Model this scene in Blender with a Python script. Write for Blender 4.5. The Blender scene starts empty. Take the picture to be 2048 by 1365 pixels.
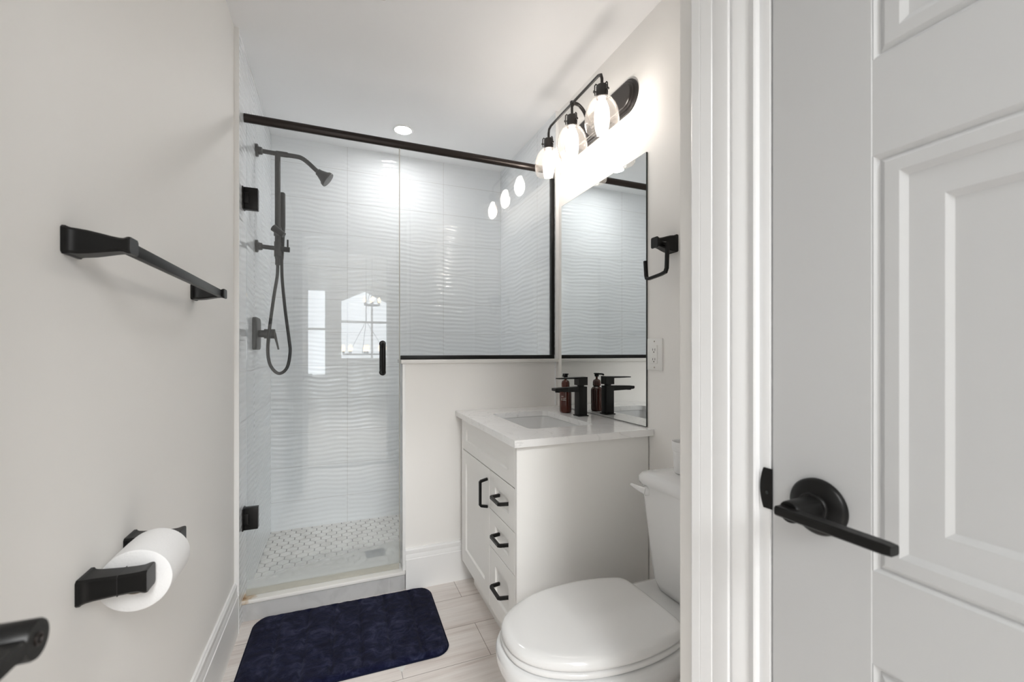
import bpy, bmesh, math, random
from mathutils import Vector, Matrix

random.seed(7)
SC = bpy.context.scene
COL = SC.collection
PI = math.pi

# ------------------------------------------------------------------ camera
cam_d = bpy.data.cameras.new('camera')
cam = bpy.data.objects.new('camera', cam_d)
COL.objects.link(cam)
cam.location = (0, 0, 1.1)
cam.rotation_euler = (PI/2, 0, -math.radians(21.9))
cam_d.sensor_width = 36.0
cam_d.lens = 870.0/2048.0*36.0
cam_d.shift_y = (703.0-682.5)/2048.0
cam_d.clip_start = 0.02
cam_d.dof.use_dof = True
cam_d.dof.focus_distance = 1.7
cam_d.dof.aperture_fstop = 5.6
SC.camera = cam

# ------------------------------------------------------------------ world, exposure, big lights
W = bpy.data.worlds.new('sky'); SC.world = W
W.use_nodes = True
bg = W.node_tree.nodes['Background']
bg.inputs['Color'].default_value = (0.86, 0.93, 1.0, 1)
bg.inputs['Strength'].default_value = 2.0
SC.view_settings.view_transform = 'Standard'
SC.view_settings.look = 'None'
SC.view_settings.exposure = 0.40
SC.view_settings.gamma = 1.0
SC.view_settings.use_curve_mapping = False
SC.cycles.use_denoising = True
SC.cycles.max_bounces = 14
SC.cycles.diffuse_bounces = 7
SC.cycles.glossy_bounces = 7
SC.cycles.transparent_max_bounces = 16
SC.cycles.caustics_reflective = False
SC.cycles.caustics_refractive = False

BULB = 30.0       # emission of the vanity bulbs
CAN = 165.0         # emission of the recessed light
DAY = 15.0         # watts of daylight per window of the living room
FILL = 48.0        # added fill light in the living room by the doorway, no real fixture
FILL2 = 70.0       # added fill light further right, brightens the left wall through the doorway

FILL3 = 102.0      # added fill light in the middle, set high to escape the glass reflection


def area_light(name, loc, target, sx, sy, power, color):
    d = bpy.data.lights.new(name, 'AREA')
    d.shape = 'RECTANGLE'; d.size = sx; d.size_y = sy
    d.energy = power; d.color = color
    o = bpy.data.objects.new(name, d); COL.objects.link(o)
    o.location = loc
    o.rotation_euler = (Vector(target)-Vector(loc)).to_track_quat('-Z', 'Y').to_euler()
    return o

area_light('daylight_gable', (0.57, -6.16, 1.70), (0.57, 0, 1.70), 0.97, 1.5, DAY, (0.93, 0.97, 1.0))
area_light('daylight_tall', (-0.42, -6.16, 1.5), (-0.42, 0, 1.5), 0.40, 1.9, DAY*0.6, (0.93, 0.97, 1.0))
area_light('living_room_fill', (0.15, -1.9, 2.95), (0.15, -1.2, 0.6), 1.1, 1.1, FILL, (0.985, 0.995, 1.0))  # this and the next two are added fills, floating without a fixture
area_light('living_room_fill_middle', (0.15, -3.7, 3.40), (0.15, -0.3, 2.2), 1.6, 1.0, FILL3, (0.985, 0.995, 1.0))
area_light('living_room_fill_far', (1.5, -2.4, 2.9), (0.1, 0.3, 1.0), 1.6, 1.6, FILL2, (0.985, 0.995, 1.0))

# ------------------------------------------------------------------ materials
def nodes(name):
    m = bpy.data.materials.new(name); m.use_nodes = True
    nt = m.node_tree
    return m, nt, nt.nodes['Principled BSDF']

def mat(name, col, rough=0.5, metal=0.0, spec=0.5, coat=0.0, bump=None, sheen=0.0):
    m, nt, p = nodes(name)
    p.inputs['Base Color'].default_value = (*col, 1)
    p.inputs['Roughness'].default_value = rough
    p.inputs['Metallic'].default_value = metal
    p.inputs['Specular IOR Level'].default_value = spec
    p.inputs['Coat Weight'].default_value = coat
    if sheen: p.inputs['Sheen Weight'].default_value = sheen
    if bump:
        sc, st, di = bump
        tc = nt.nodes.new('ShaderNodeTexCoord')
        nz = nt.nodes.new('ShaderNodeTexNoise'); nz.inputs['Scale'].default_value = sc
        nz.inputs['Detail'].default_value = 3
        b = nt.nodes.new('ShaderNodeBump'); b.inputs['Strength'].default_value = st
        b.inputs['Distance'].default_value = di
        nt.links.new(tc.outputs['Object'], nz.inputs['Vector'])
        nt.links.new(nz.outputs['Fac'], b.inputs['Height'])
        nt.links.new(b.outputs['Normal'], p.inputs['Normal'])
    return m

def emit(name, col, st):
    m = bpy.data.materials.new(name); m.use_nodes = True
    nt = m.node_tree; nt.nodes.clear()
    e = nt.nodes.new('ShaderNodeEmission'); e.inputs[0].default_value = (*col, 1); e.inputs[1].default_value = st
    o = nt.nodes.new('ShaderNodeOutputMaterial'); nt.links.new(e.outputs[0], o.inputs[0])
    return m

def glass(name, tint, ior=1.45, haze=0.0, hazecol=(0.9, 0.9, 0.9), scum=False, boost=1.0):
    m = bpy.data.materials.new(name); m.use_nodes = True
    nt = m.node_tree; nt.nodes.clear()
    N = nt.nodes.new; L = nt.links.new
    t = N('ShaderNodeBsdfTransparent'); t.inputs[0].default_value = (*tint, 1)
    g = N('ShaderNodeBsdfGlossy'); g.inputs['Roughness'].default_value = 0.0
    # Schlick reflectance, the same from either side of each face of the thin pane
    f0 = ((ior-1)/(ior+1))**2*boost
    lw = N('ShaderNodeLayerWeight'); lw.inputs['Blend'].default_value = 0.5
    pw = N('ShaderNodeMath'); pw.operation = 'POWER'; pw.inputs[1].default_value = 5.0
    ma = N('ShaderNodeMath'); ma.operation = 'MULTIPLY_ADD'; ma.inputs[1].default_value = 1.0-f0; ma.inputs[2].default_value = f0; ma.use_clamp = True
    mx = N('ShaderNodeMixShader')
    L(lw.outputs['Facing'], pw.inputs[0]); L(pw.outputs[0], ma.inputs[0]); L(ma.outputs[0], mx.inputs[0])
    L(t.outputs[0], mx.inputs[1]); L(g.outputs[0], mx.inputs[2])
    last = mx
    if haze or scum:
        dd = N('ShaderNodeBsdfDiffuse'); dd.inputs[0].default_value = (*hazecol, 1)
        tr = N('ShaderNodeBsdfTranslucent'); tr.inputs[0].default_value = (*hazecol, 1)
        m2 = N('ShaderNodeMixShader'); m2.inputs[0].default_value = 0.5
        L(dd.outputs[0], m2.inputs[1]); L(tr.outputs[0], m2.inputs[2])
        m3 = N('ShaderNodeMixShader'); L(mx.outputs[0], m3.inputs[1]); L(m2.outputs[0], m3.inputs[2])
        m3.inputs[0].default_value = haze
        if scum:      # dried water and soap marks low on the pane, heavier towards the bottom right
            tc = N('ShaderNodeTexCoord'); sx = N('ShaderNodeSeparateXYZ'); L(tc.outputs['Object'], sx.inputs[0])
            nz = N('ShaderNodeTexNoise'); nz.inputs['Scale'].default_value = 7; nz.inputs['Detail'].default_value = 6
            L(tc.outputs['Object'], nz.inputs['Vector'])
            a = N('ShaderNodeMath'); a.operation = 'MULTIPLY_ADD'; a.inputs[1].default_value = 0.06; a.inputs[2].default_value = 0.33
            L(nz.outputs['Fac'], a.inputs[0])
            b = N('ShaderNodeMath'); b.operation = 'MULTIPLY_ADD'; b.inputs[1].default_value = 0.28
            L(sx.outputs['X'], b.inputs[0]); L(a.outputs[0], b.inputs[2])
            mr = N('ShaderNodeMapRange'); mr.interpolation_type = 'SMOOTHSTEP'
            L(sx.outputs['Z'], mr.inputs['Value']); mr.inputs['From Min'].default_value = 0.0
            L(b.outputs[0], mr.inputs['From Max'])
            mr.inputs['To Min'].default_value = 0.42; mr.inputs['To Max'].default_value = haze
            L(mr.outputs[0], m3.inputs[0])
        last = m3
    o = N('ShaderNodeOutputMaterial'); L(last.outputs[0], o.inputs[0])
    return m

M = {}
M['wall'] = mat('wall_paint', (0.868, 0.855, 0.832), 0.55, spec=0.35, bump=(260, 0.05, 0.002))
M['ceiling'] = mat('ceiling_paint', (0.93, 0.93, 0.935), 0.8, spec=0.2)
M['trim'] = mat('trim_paint', (0.86, 0.86, 0.855), 0.32)
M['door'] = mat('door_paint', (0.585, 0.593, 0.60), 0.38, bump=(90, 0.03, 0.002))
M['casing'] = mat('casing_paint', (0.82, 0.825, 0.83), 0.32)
M['cabinet'] = mat('cabinet_paint', (0.90, 0.895, 0.875), 0.36)
M['black'] = mat('matte_black', (0.006, 0.0058, 0.0056), 0.36, spec=0.25)
M['bronze'] = mat('dark_bronze', (0.014, 0.0115, 0.0105), 0.33, spec=0.5)
M['railmetal'] = mat('rail_bronze', (0.022, 0.016, 0.014), 0.3, metal=0.45)
M['shower_black'] = mat('shower_black', (0.014, 0.014, 0.015), 0.42)
M['rubber'] = mat('hose_black', (0.014, 0.014, 0.015), 0.36)
M['porcelain'] = mat('porcelain', (0.76, 0.765, 0.765), 0.08, coat=0.5)
M['plastic'] = mat('white_plastic', (0.75, 0.75, 0.745), 0.14)
M['plate'] = mat('outlet_plastic', (0.82, 0.82, 0.80), 0.3)
M['dark'] = mat('dark_slot', (0.02, 0.02, 0.02), 0.6)
M['paper'] = mat('tissue_paper', (0.80, 0.80, 0.80), 0.95, spec=0.1, bump=(240, 0.35, 0.002))
M['card'] = mat('cardboard_core', (0.42, 0.38, 0.33), 0.9)
M['amber'] = mat('amber_bottle', (0.085, 0.018, 0.010), 0.16)
M['print'] = mat('bottle_print', (0.55, 0.50, 0.47), 0.5)
M['grout'] = mat('grout', (0.56, 0.56, 0.56), 0.8)
M['tile'] = mat('wave_tile', (0.84, 0.866, 0.885), 0.07, spec=0.55)
M['caulk'] = mat('caulk', (0.74, 0.73, 0.70), 0.5)
M['mirror'] = mat('mirror_silver', (0.86, 0.885, 0.885), 0.0, metal=1.0)
M['mirror_edge'] = mat('mirror_edge', (0.03, 0.035, 0.035), 0.3)
M['steel'] = mat('drain_steel', (0.08, 0.10, 0.15), 0.4, metal=0.5)
M['vent'] = mat('vent_plastic', (0.74, 0.74, 0.71), 0.5)
M['glass'] = glass('shower_glass', (0.968, 0.975, 0.978), 1.5, haze=0.012, boost=1.15)
M['doorglass'] = glass('shower_door_glass', (0.968, 0.975, 0.978), 1.5, haze=0.02, hazecol=(0.86, 0.88, 0.86), scum=True, boost=1.15)
M['seal'] = glass('clear_seal', (0.88, 0.88, 0.84), 1.45, haze=0.45, hazecol=(0.78, 0.76, 0.70))
M['shade'] = glass('shade_glass', (0.975, 0.955, 0.935), 1.45, haze=0.03, hazecol=(1.0, 0.95, 0.9))
M['pane'] = glass('window_pane', (0.97, 0.98, 0.98), 1.45)
M['bulb'] = emit('bulb_glow', (1.0, 0.96, 0.915), BULB)
M['can'] = emit('downlight_glow', (1.0, 0.985, 0.97), CAN)
M['bulb2'] = emit('chandelier_glow', (1.0, 0.74, 0.45), 14.0)
M['hall'] = mat('living_paint', (0.78, 0.78, 0.77), 0.7)
M['hallfloor'] = mat('living_floor', (0.50, 0.46, 0.42), 0.5)

def coords(nt, scale=(1, 1, 1), loc=(0, 0, 0)):
    tc = nt.nodes.new('ShaderNodeTexCoord'); mp = nt.nodes.new('ShaderNodeMapping')
    mp.inputs['Scale'].default_value = scale; mp.inputs['Location'].default_value = loc
    nt.links.new(tc.outputs['Object'], mp.inputs['Vector'])
    return mp.outputs['Vector']

def ramp(nt, fac, stops):
    r = nt.nodes.new('ShaderNodeValToRGB')
    el = r.color_ramp.elements
    el[0].position, el[0].color = stops[0][0], (*stops[0][1], 1)
    el[1].position, el[1].color = stops[-1][0], (*stops[-1][1], 1)
    for p, c in stops[1:-1]:
        e = el.new(p); e.color = (*c, 1)
    nt.links.new(fac, r.inputs[0])
    return r.outputs[0]

def floor_mat():
    m, nt, p = nodes('plank_floor'); N = nt.nodes.new; L = nt.links.new
    br = N('ShaderNodeTexBrick')
    br.offset = 0.37; br.inputs['Scale'].default_value = 1
    br.inputs['Brick Width'].default_value = 1.2; br.inputs['Row Height'].default_value = 0.2
    br.inputs['Mortar Size'].default_value = 0.0011; br.inputs['Mortar Smooth'].default_value = 0.1
    br.inputs['Color1'].default_value = (1, 1, 1, 1); br.inputs['Color2'].default_value = (0.88, 0.88, 0.88, 1)
    br.inputs['Mortar'].default_value = (0.34, 0.30, 0.28, 1)
    L(coords(nt, (1, 1, 1), (0.239, 0.11, 0)), br.inputs['Vector'])
    n1 = N('ShaderNodeTexNoise'); n1.inputs['Scale'].default_value = 1.0; n1.inputs['Detail'].default_value = 7
    n1.inputs['Roughness'].default_value = 0.62; n1.inputs['Distortion'].default_value = 0.5
    L(coords(nt, (1.6, 24, 1)), n1.inputs['Vector'])
    n2 = N('ShaderNodeTexNoise'); n2.inputs['Scale'].default_value = 1.0; n2.inputs['Detail'].default_value = 5
    L(coords(nt, (5, 110, 1)), n2.inputs['Vector'])
    c1 = ramp(nt, n1.outputs['Fac'], [(0.28, (0.64, 0.56, 0.515)), (0.45, (0.79, 0.73, 0.69)), (0.7, (0.87, 0.83, 0.795))])
    c2 = ramp(nt, n2.outputs['Fac'], [(0.3, (0.86, 0.85, 0.84)), (0.6, (1, 1, 1))])
    a = N('ShaderNodeMix'); a.data_type = 'RGBA'; a.blend_type = 'MULTIPLY'; a.inputs[0].default_value = 0.8
    L(c1, a.inputs[6]); L(c2, a.inputs[7])
    b = N('ShaderNodeMix'); b.data_type = 'RGBA'; b.blend_type = 'MULTIPLY'; b.inputs[0].default_value = 1
    L(a.outputs[2], b.inputs[6]); L(br.outputs['Color'], b.inputs[7])
    L(b.outputs[2], p.inputs['Base Color'])
    p.inputs['Roughness'].default_value = 0.42
    bp = N('ShaderNodeBump'); bp.inputs['Strength'].default_value = 0.25; bp.inputs['Distance'].default_value = 0.002; bp.invert = True
    L(br.outputs['Fac'], bp.inputs['Height']); L(bp.outputs['Normal'], p.inputs['Normal'])
    return m
M['floor'] = floor_mat()

def quartz_mat():
    m, nt, p = nodes('quartz'); N = nt.nodes.new; L = nt.links.new
    v = N('ShaderNodeTexNoise'); v.inputs['Scale'].default_value = 5.5; v.inputs['Detail'].default_value = 4; v.inputs['Distortion'].default_value = 1.6
    L(coords(nt, (1, 1, 1.5), (3.1, 0.4, 0)), v.inputs['Vector'])
    ve = ramp(nt, v.outputs['Fac'], [(0.488, (0.92, 0.92, 0.915)), (0.50, (0.79, 0.79, 0.785)), (0.512, (0.92, 0.92, 0.915))])
    n = N('ShaderNodeTexNoise'); n.inputs['Scale'].default_value = 14
    L(coords(nt), n.inputs['Vector'])
    k = ramp(nt, n.outputs['Fac'], [(0.4, (0.965, 0.965, 0.965)), (0.6, (1, 1, 1))])
    a = N('ShaderNodeMix'); a.data_type = 'RGBA'; a.blend_type = 'MULTIPLY'; a.inputs[0].default_value = 1
    L(ve, a.inputs[6]); L(k, a.inputs[7]); L(a.outputs[2], p.inputs['Base Color'])
    p.inputs['Roughness'].default_value = 0.1
    return m
M['quartz'] = quartz_mat()

def marble_mat(name, c0, c1, scale, rough):
    m, nt, p = nodes(name); N = nt.nodes.new; L = nt.links.new
    n = N('ShaderNodeTexNoise'); n.inputs['Scale'].default_value = scale; n.inputs['Detail'].default_value = 5; n.inputs['Distortion'].default_value = 0.8
    L(coords(nt), n.inputs['Vector'])
    L(ramp(nt, n.outputs['Fac'], [(0.33, c0), (0.55, c1)]), p.inputs['Base Color'])
    p.inputs['Roughness'].default_value = rough
    return m
M['hex'] = marble_mat('hex_marble', (0.62, 0.60, 0.57), (0.76, 0.75, 0.72), 16, 0.4)
M['curbtile'] = marble_mat('curb_tile', (0.45, 0.45, 0.45), (0.54, 0.54, 0.54), 9, 0.2)
M['hexgrout'] = mat('hex_grout', (0.24, 0.235, 0.225), 0.9)

def cap_mat():     # white stone cap; rusty stain in the left corner of the curb
    m, nt, p = nodes('curb_cap_stone'); N = nt.nodes.new; L = nt.links.new
    tc = N('ShaderNodeTexCoord')
    d = N('ShaderNodeVectorMath'); d.operation = 'DISTANCE'; d.inputs[1].default_value = (-0.352, 2.062, 0.095)
    nz = N('ShaderNodeTexNoise'); nz.inputs['Scale'].default_value = 60; nz.inputs['Detail'].default_value = 4
    L(tc.outputs['Object'], nz.inputs['Vector']); L(tc.outputs['Object'], d.inputs[0])
    q = N('ShaderNodeMath'); q.operation = 'MULTIPLY_ADD'; q.inputs[1].default_value = 0.06; L(nz.outputs['Fac'], q.inputs[0])
    L(d.outputs['Value'], q.inputs[2])
    L(ramp(nt, q.outputs[0], [(0.035, (0.30, 0.17, 0.07)), (0.05, (0.58, 0.45, 0.31)), (0.075, (0.80, 0.79, 0.765))]), p.inputs['Base Color'])
    p.inputs['Roughness'].default_value = 0.3
    return m
M['cap'] = cap_mat()

def plush_mat():
    m, nt, p = nodes('navy_plush'); N = nt.nodes.new; L = nt.links.new
    n = N('ShaderNodeTexNoise'); n.inputs['Scale'].default_value = 17; n.inputs['Detail'].default_value = 8; n.inputs['Roughness'].default_value = 0.72
    n.inputs['Distortion'].default_value = 0.8
    L(coords(nt), n.inputs['Vector'])
    L(ramp(nt, n.outputs['Fac'], [(0.38, (0.0030, 0.0036, 0.016)), (0.50, (0.0065, 0.0080, 0.028)), (0.60, (0.019, 0.022, 0.052)), (0.72, (0.046, 0.050, 0.088))]), p.inputs['Base Color'])
    p.inputs['Roughness'].default_value = 0.95; p.inputs['Specular IOR Level'].default_value = 0.1
    p.inputs['Sheen Weight'].default_value = 0.04; p.inputs['Sheen Roughness'].default_value = 0.5
    f = N('ShaderNodeTexNoise'); f.inputs['Scale'].default_value = 420; f.inputs['Detail'].default_value = 2
    L(coords(nt), f.inputs['Vector'])
    b = N('ShaderNodeBump'); b.inputs['Strength'].default_value = 0.7; b.inputs['Distance'].default_value = 0.004
    L(f.outputs['Fac'], b.inputs['Height']); L(b.outputs['Normal'], p.inputs['Normal'])
    return m
M['plush'] = plush_mat()
M['matedge'] = mat('mat_binding', (0.007, 0.009, 0.024), 0.9, spec=0.1)

# ------------------------------------------------------------------ mesh helpers
def B(): return bmesh.new()

def box(bm, x0, x1, y0, y1, z0, z1, bev=0.0, seg=2):
    r = bmesh.ops.create_cube(bm, size=1.0)
    vs = r['verts']
    for v in vs:
        v.co = Vector(((x0+x1)/2+v.co.x*(x1-x0), (y0+y1)/2+v.co.y*(y1-y0), (z0+z1)/2+v.co.z*(z1-z0)))
    if bev > 0:
        es = list({e for v in vs for e in v.link_edges})
        bmesh.ops.bevel(bm, geom=es, offset=bev, segments=seg, profile=0.5, affect='EDGES')
    return bm

def loft(bm, rings, cap0=True, cap1=True, closed=True):
    vr = [[bm.verts.new(Vector(p)) for p in r] for r in rings]
    n = len(vr[0])
    for a, b in zip(vr[:-1], vr[1:]):
        for i in range(n if closed else n-1):
            j = (i+1) % n
            bm.faces.new((a[i], a[j], b[j], b[i]))
    if cap0: bm.faces.new(list(reversed(vr[0])))
    if cap1: bm.faces.new(vr[-1])
    return vr

def frame(d):
    d = Vector(d).normalized()
    up = Vector((0, 0, 1)) if abs(d.z) < 0.95 else Vector((1, 0, 0))
    a = d.cross(up).normalized(); b = a.cross(d).normalized()
    return a, b

def cyl(bm, p0, p1, r0, r1=None, n=24):
    r1 = r0 if r1 is None else r1
    p0 = Vector(p0); p1 = Vector(p1); a, b = frame(p1-p0)
    ring = lambda c, r: [c+a*(r*math.cos(2*PI*i/n))+b*(r*math.sin(2*PI*i/n)) for i in range(n)]
    loft(bm, [ring(p0, r0), ring(p1, r1)])

def revolve(bm, origin, axis, prof, n=32, cap0=True, cap1=True):   # prof: (distance along the axis, radius)
    o = Vector(origin); ax = Vector(axis).normalized(); a, b = frame(ax)
    loft(bm, [[o+ax*t+a*(r*math.cos(2*PI*i/n))+b*(r*math.sin(2*PI*i/n)) for i in range(n)] for t, r in prof], cap0, cap1)

def catmull(pts, per=8, closed=False):
    P = [Vector(p) for p in pts]; n = len(P); out = []
    for i in range(n if closed else n-1):
        g = (lambda k: P[k % n]) if closed else (lambda k: P[max(0, min(n-1, k))])
        p0, p1, p2, p3 = g(i-1), g(i), g(i+1), g(i+2)
        for s in range(per):
            t = s/per
            out.append(0.5*((2*p1)+(p2-p0)*t+(2*p0-5*p1+4*p2-p3)*t*t+(3*p1-p0-3*p2+p3)*t**3))
    if not closed: out.append(P[-1])
    return out

def sweep(bm, path, section, ref=None):   # section: list of (a, b) offsets; constant or one list per point
    P = [Vector(p) for p in path]; rings = []
    pa = None
    for i, p in enumerate(P):
        if i == 0: t = P[1]-P[0]
        elif i == len(P)-1: t = P[-1]-P[-2]
        else: t = (P[i]-P[i-1]).normalized()+(P[i+1]-P[i]).normalized()
        t.normalize()
        if ref is not None: a = (Vector(ref)-t*t.dot(Vector(ref))).normalized()
        elif pa is None: a, _ = frame(t)
        else: a = (pa-t*t.dot(pa)).normalized()
        pa = a; b = t.cross(a).normalized()
        k = 1.0
        if 0 < i < len(P)-1:
            c = (P[i]-P[i-1]).normalized().dot((P[i+1]-P[i]).normalized())
            k = 1.0/max(0.5, math.sqrt(max(0.0, (1+c)/2)))
        sec = section[i] if isinstance(section[0], list) else section
        # widen only the offset that lies in the bend plane
        if k > 1.001:
            m = ((P[i+1]-P[i]).normalized()-(P[i]-P[i-1]).normalized())
            m = m.normalized() if m.length > 1e-6 else a
            ring = []
            for u, w in sec:
                off = a*u+b*w
                ring.append(p+off+m*(off.dot(m)*(k-1)))
        else:
            ring = [p+a*u+b*w for u, w in sec]
        rings.append(ring)
    loft(bm, rings)

def circ(r, n=14): return [(r*math.cos(2*PI*i/n), r*math.sin(2*PI*i/n)) for i in range(n)]
def rect(w, h, c=0.0):
    if c <= 0: return [(-w, -h), (w, -h), (w, h), (-w, h)]
    return [(-w+c, -h), (w-c, -h), (w, -h+c), (w, h-c), (w-c, h), (-w+c, h), (-w, h-c), (-w, -h+c)]

def rrect(cx, cy, hx, hy, r, n=6):
    out = []
    for (sx, sy, a0) in ((1, 1, 0), (-1, 1, 90), (-1, -1, 180), (1, -1, 270)):
        for i in range(n+1):
            a = math.radians(a0+90*i/n)
            out.append((cx+sx*(hx-r)+r*math.cos(a), cy+sy*(hy-r)+r*math.sin(a)))
    return out

def wloc(o):
    v = Vector((0, 0, 0))
    while o is not None:
        v += o.location; o = o.parent
    return v

def obj(name, bm, m, parent=None, smooth=True, angle=25, extra=None):
    me = bpy.data.meshes.new(name)
    bmesh.ops.recalc_face_normals(bm, faces=bm.faces[:])
    if parent is not None:
        bmesh.ops.translate(bm, verts=bm.verts[:], vec=-wloc(parent))
    bm.to_mesh(me); bm.free()
    me.materials.append(M[m])
    for e in (extra or []): me.materials.append(M[e])
    if smooth:
        me.shade_smooth(); me.set_sharp_from_angle(angle=math.radians(angle))
    o = bpy.data.objects.new(name, me); COL.objects.link(o)
    if parent is not None: o.parent = parent
    return o

def tag(o, label=None, cat=None, group=None, kind=None):
    if label: o['label'] = label
    if cat: o['category'] = cat
    if group: o['group'] = group
    if kind: o['kind'] = kind
    return o

def thing(name, loc, label, cat, group=None, kind=None):
    o = bpy.data.objects.new(name, None); COL.objects.link(o)
    o.location = loc; o.empty_display_size = 0.05
    return tag(o, label, cat, group, kind)

def struct(name, bm, m, label, cat, parent=None, **k):
    o = obj(name, bm, m, parent, **k)
    return tag(o, label, cat, kind='structure')

# ------------------------------------------------------------------ key dimensions (metres)
XL, XR, XD = -0.371, 1.08, 0.545      # left wall, vanity wall, closet-door wall
YN, YA = -0.30, 0.585                 # doorway wall, corner of the closet wall
YH, YG, YB = 2.045, 2.06, 2.867       # half wall face, glass plane, shower back tile
ZC = 2.36                             # ceiling
XT = -0.357                           # face of the left shower tile
XTR = 1.066                           # face of the right shower tile
ZS = 0.047                            # shower floor

# ------------------------------------------------------------------ shell
bm = B(); box(bm, XL, 1.18, YN, 2.15, -0.08, 0.0)
floor_o = struct('floor', bm, 'floor', 'pale grey wood-look plank floor of the bathroom', 'floor', smooth=False)
bm = B(); box(bm, XL-0.1, 1.18, YN-0.12, 2.98, ZC, ZC+0.08)
struct('ceiling', bm, 'ceiling', 'smooth white flat bathroom ceiling', 'ceiling', smooth=False)
bm = B(); box(bm, XL-0.1, XL, YN-0.12, 2.98, -0.08, ZC)
wl = struct('wall_left', bm, 'wall', 'long warm white wall with towel bar and paper holder', 'wall', smooth=False)
bm = B(); box(bm, XR, XR+0.1, YA, 2.98, -0.08, ZC)
wr = struct('wall_right', bm, 'wall', 'warm white wall behind vanity and toilet', 'wall', smooth=False)
bm = B(); box(bm, XL, XR, YB+0.013, 2.98, -0.08, ZC)
wb = struct('wall_back', bm, 'wall', 'back wall of the shower under white wave tile', 'wall', smooth=False)

# wall with the doorway the picture is taken from
bm = B()
box(bm, XL, -0.276, YN-0.12, YN, 0, ZC)
box(bm, 0.479, XD+0.115, YN-0.12, YN, 0, ZC)
box(bm, -0.276, 0.479, YN-0.12, YN, 2.05, ZC)
struct('wall_front', bm, 'wall', 'wall around the bathroom doorway', 'wall', smooth=False)
bm = B()
box(bm, -0.276, -0.258, YN-0.13, YN+0.004, 0, 2.05)
box(bm, 0.461, 0.479, YN-0.13, YN+0.004, 0, 2.05)
box(bm, -0.258, 0.461, YN-0.13, YN+0.004, 2.032, 2.05)
struct('trim_1', bm, 'trim', 'white jamb lining of the bathroom doorway', 'trim', smooth=False)

# closet wall: pieces around the closed white door
DY0, DY1 = -0.19, 0.4135
bm = B()
box(bm, XD, XD+0.115, DY1+0.0195, YA, 0, ZC, 0.002)
box(bm, XD, XD+0.115, YN, DY0-0.0195, 0, ZC)
box(bm, XD, XD+0.115, DY0-0.0195, DY1+0.0195, 2.056, ZC)
box(bm, XD+0.115, XR+0.1, YA-0.1, YA, 0, ZC)
struct('wall_closet', bm, 'wall', 'short white wall holding the closed panel door', 'wall', smooth=False)
bm = B(); box(bm, XD+0.10, XD+0.115, DY0-0.0195, DY1+0.0195, 0, 2.056)
struct('wall_closet_lining', bm, 'trim', 'white lining behind the closed panel door', 'wall', smooth=False)

# half wall and curb
bm = B(); box(bm, 0.292, XR, YH, 2.15, 0, 1.043)
hw = struct('wall_half', bm, 'wall', 'white half wall between vanity and shower, glass on top', 'wall', smooth=False)
bm = B(); box(bm, 0.2715, XR, 2.030, 2.165, 1.043, 1.061, 0.002)
obj('cap', bm, 'cap', hw)
bm = B(); box(bm, 0.2805, 0.292, YH-0.001, 2.15, 0.09, 1.043)
obj('end_tile', bm, 'curbtile', hw, smooth=False)
bm = B(); box(bm, 0.279, 0.2925, YH-0.003, YH+0.009, 0.09, 1.043, 0.001)
obj('edge_strip', bm, 'trim', hw)
bm = B(); box(bm, 0.292, XR, 2.15, 2.162, ZS, 1.043)
obj('shower_side_tile', bm, 'tile', hw, smooth=False)

bm = B(); box(bm, XL, 0.29, YH, 2.16, 0, 0.074)
cb = struct('shower_curb', bm, 'curbtile', 'low tiled shower curb with white stone cap behind bath mat', 'curb', smooth=False)
bm = B(); box(bm, XL, 0.2905, 2.034, 2.17, 0.074, 0.089, 0.002)
obj('cap', bm, 'cap', cb)
bm = B(); box(bm, 0.2175, 0.2205, YH-0.0012, YH, 0.0, 0.074)
obj('joint', bm, 'grout', cb, smooth=False)

# baseboards
def baseboard(name, p0, p1, out, h, label):
    prof = [(0, 0), (0.015, 0), (0.015, h*0.74), (0.0125, h*0.755), (0.0125, h*0.80), (0.0095, h*0.86), (0.0105, h*0.90), (0.0105, h*0.955), (0.007, h*0.98), (0.006, h), (0, h)]
    bm = B(); o = Vector(out)
    rings = [[Vector(p)+o*a+Vector((0, 0, z)) for a, z in prof] for p in (p0, p1)]
    loft(bm, rings)
    return struct(name, bm, 'trim', label, 'baseboard', angle=20)
baseboard('baseboard_left', (XL, YN, 0), (XL, 1.967, 0), (1, 0, 0), 0.2, 'white moulded baseboard along the left wall')
baseboard('baseboard_half', (0.292, YH, 0), (1.0, YH, 0), (0, -1, 0), 0.19, 'white moulded baseboard on the half wall beside the vanity')
baseboard('baseboard_right', (XR, YA, 0), (XR, 1.30, 0), (-1, 0, 0), 0.19, 'white moulded baseboard behind the toilet')
baseboard('baseboard_closet', (XD+0.01, YA, 0), (XR-0.016, YA, 0), (0, 1, 0), 0.19, 'white moulded baseboard on the wall facing the toilet')

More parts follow.
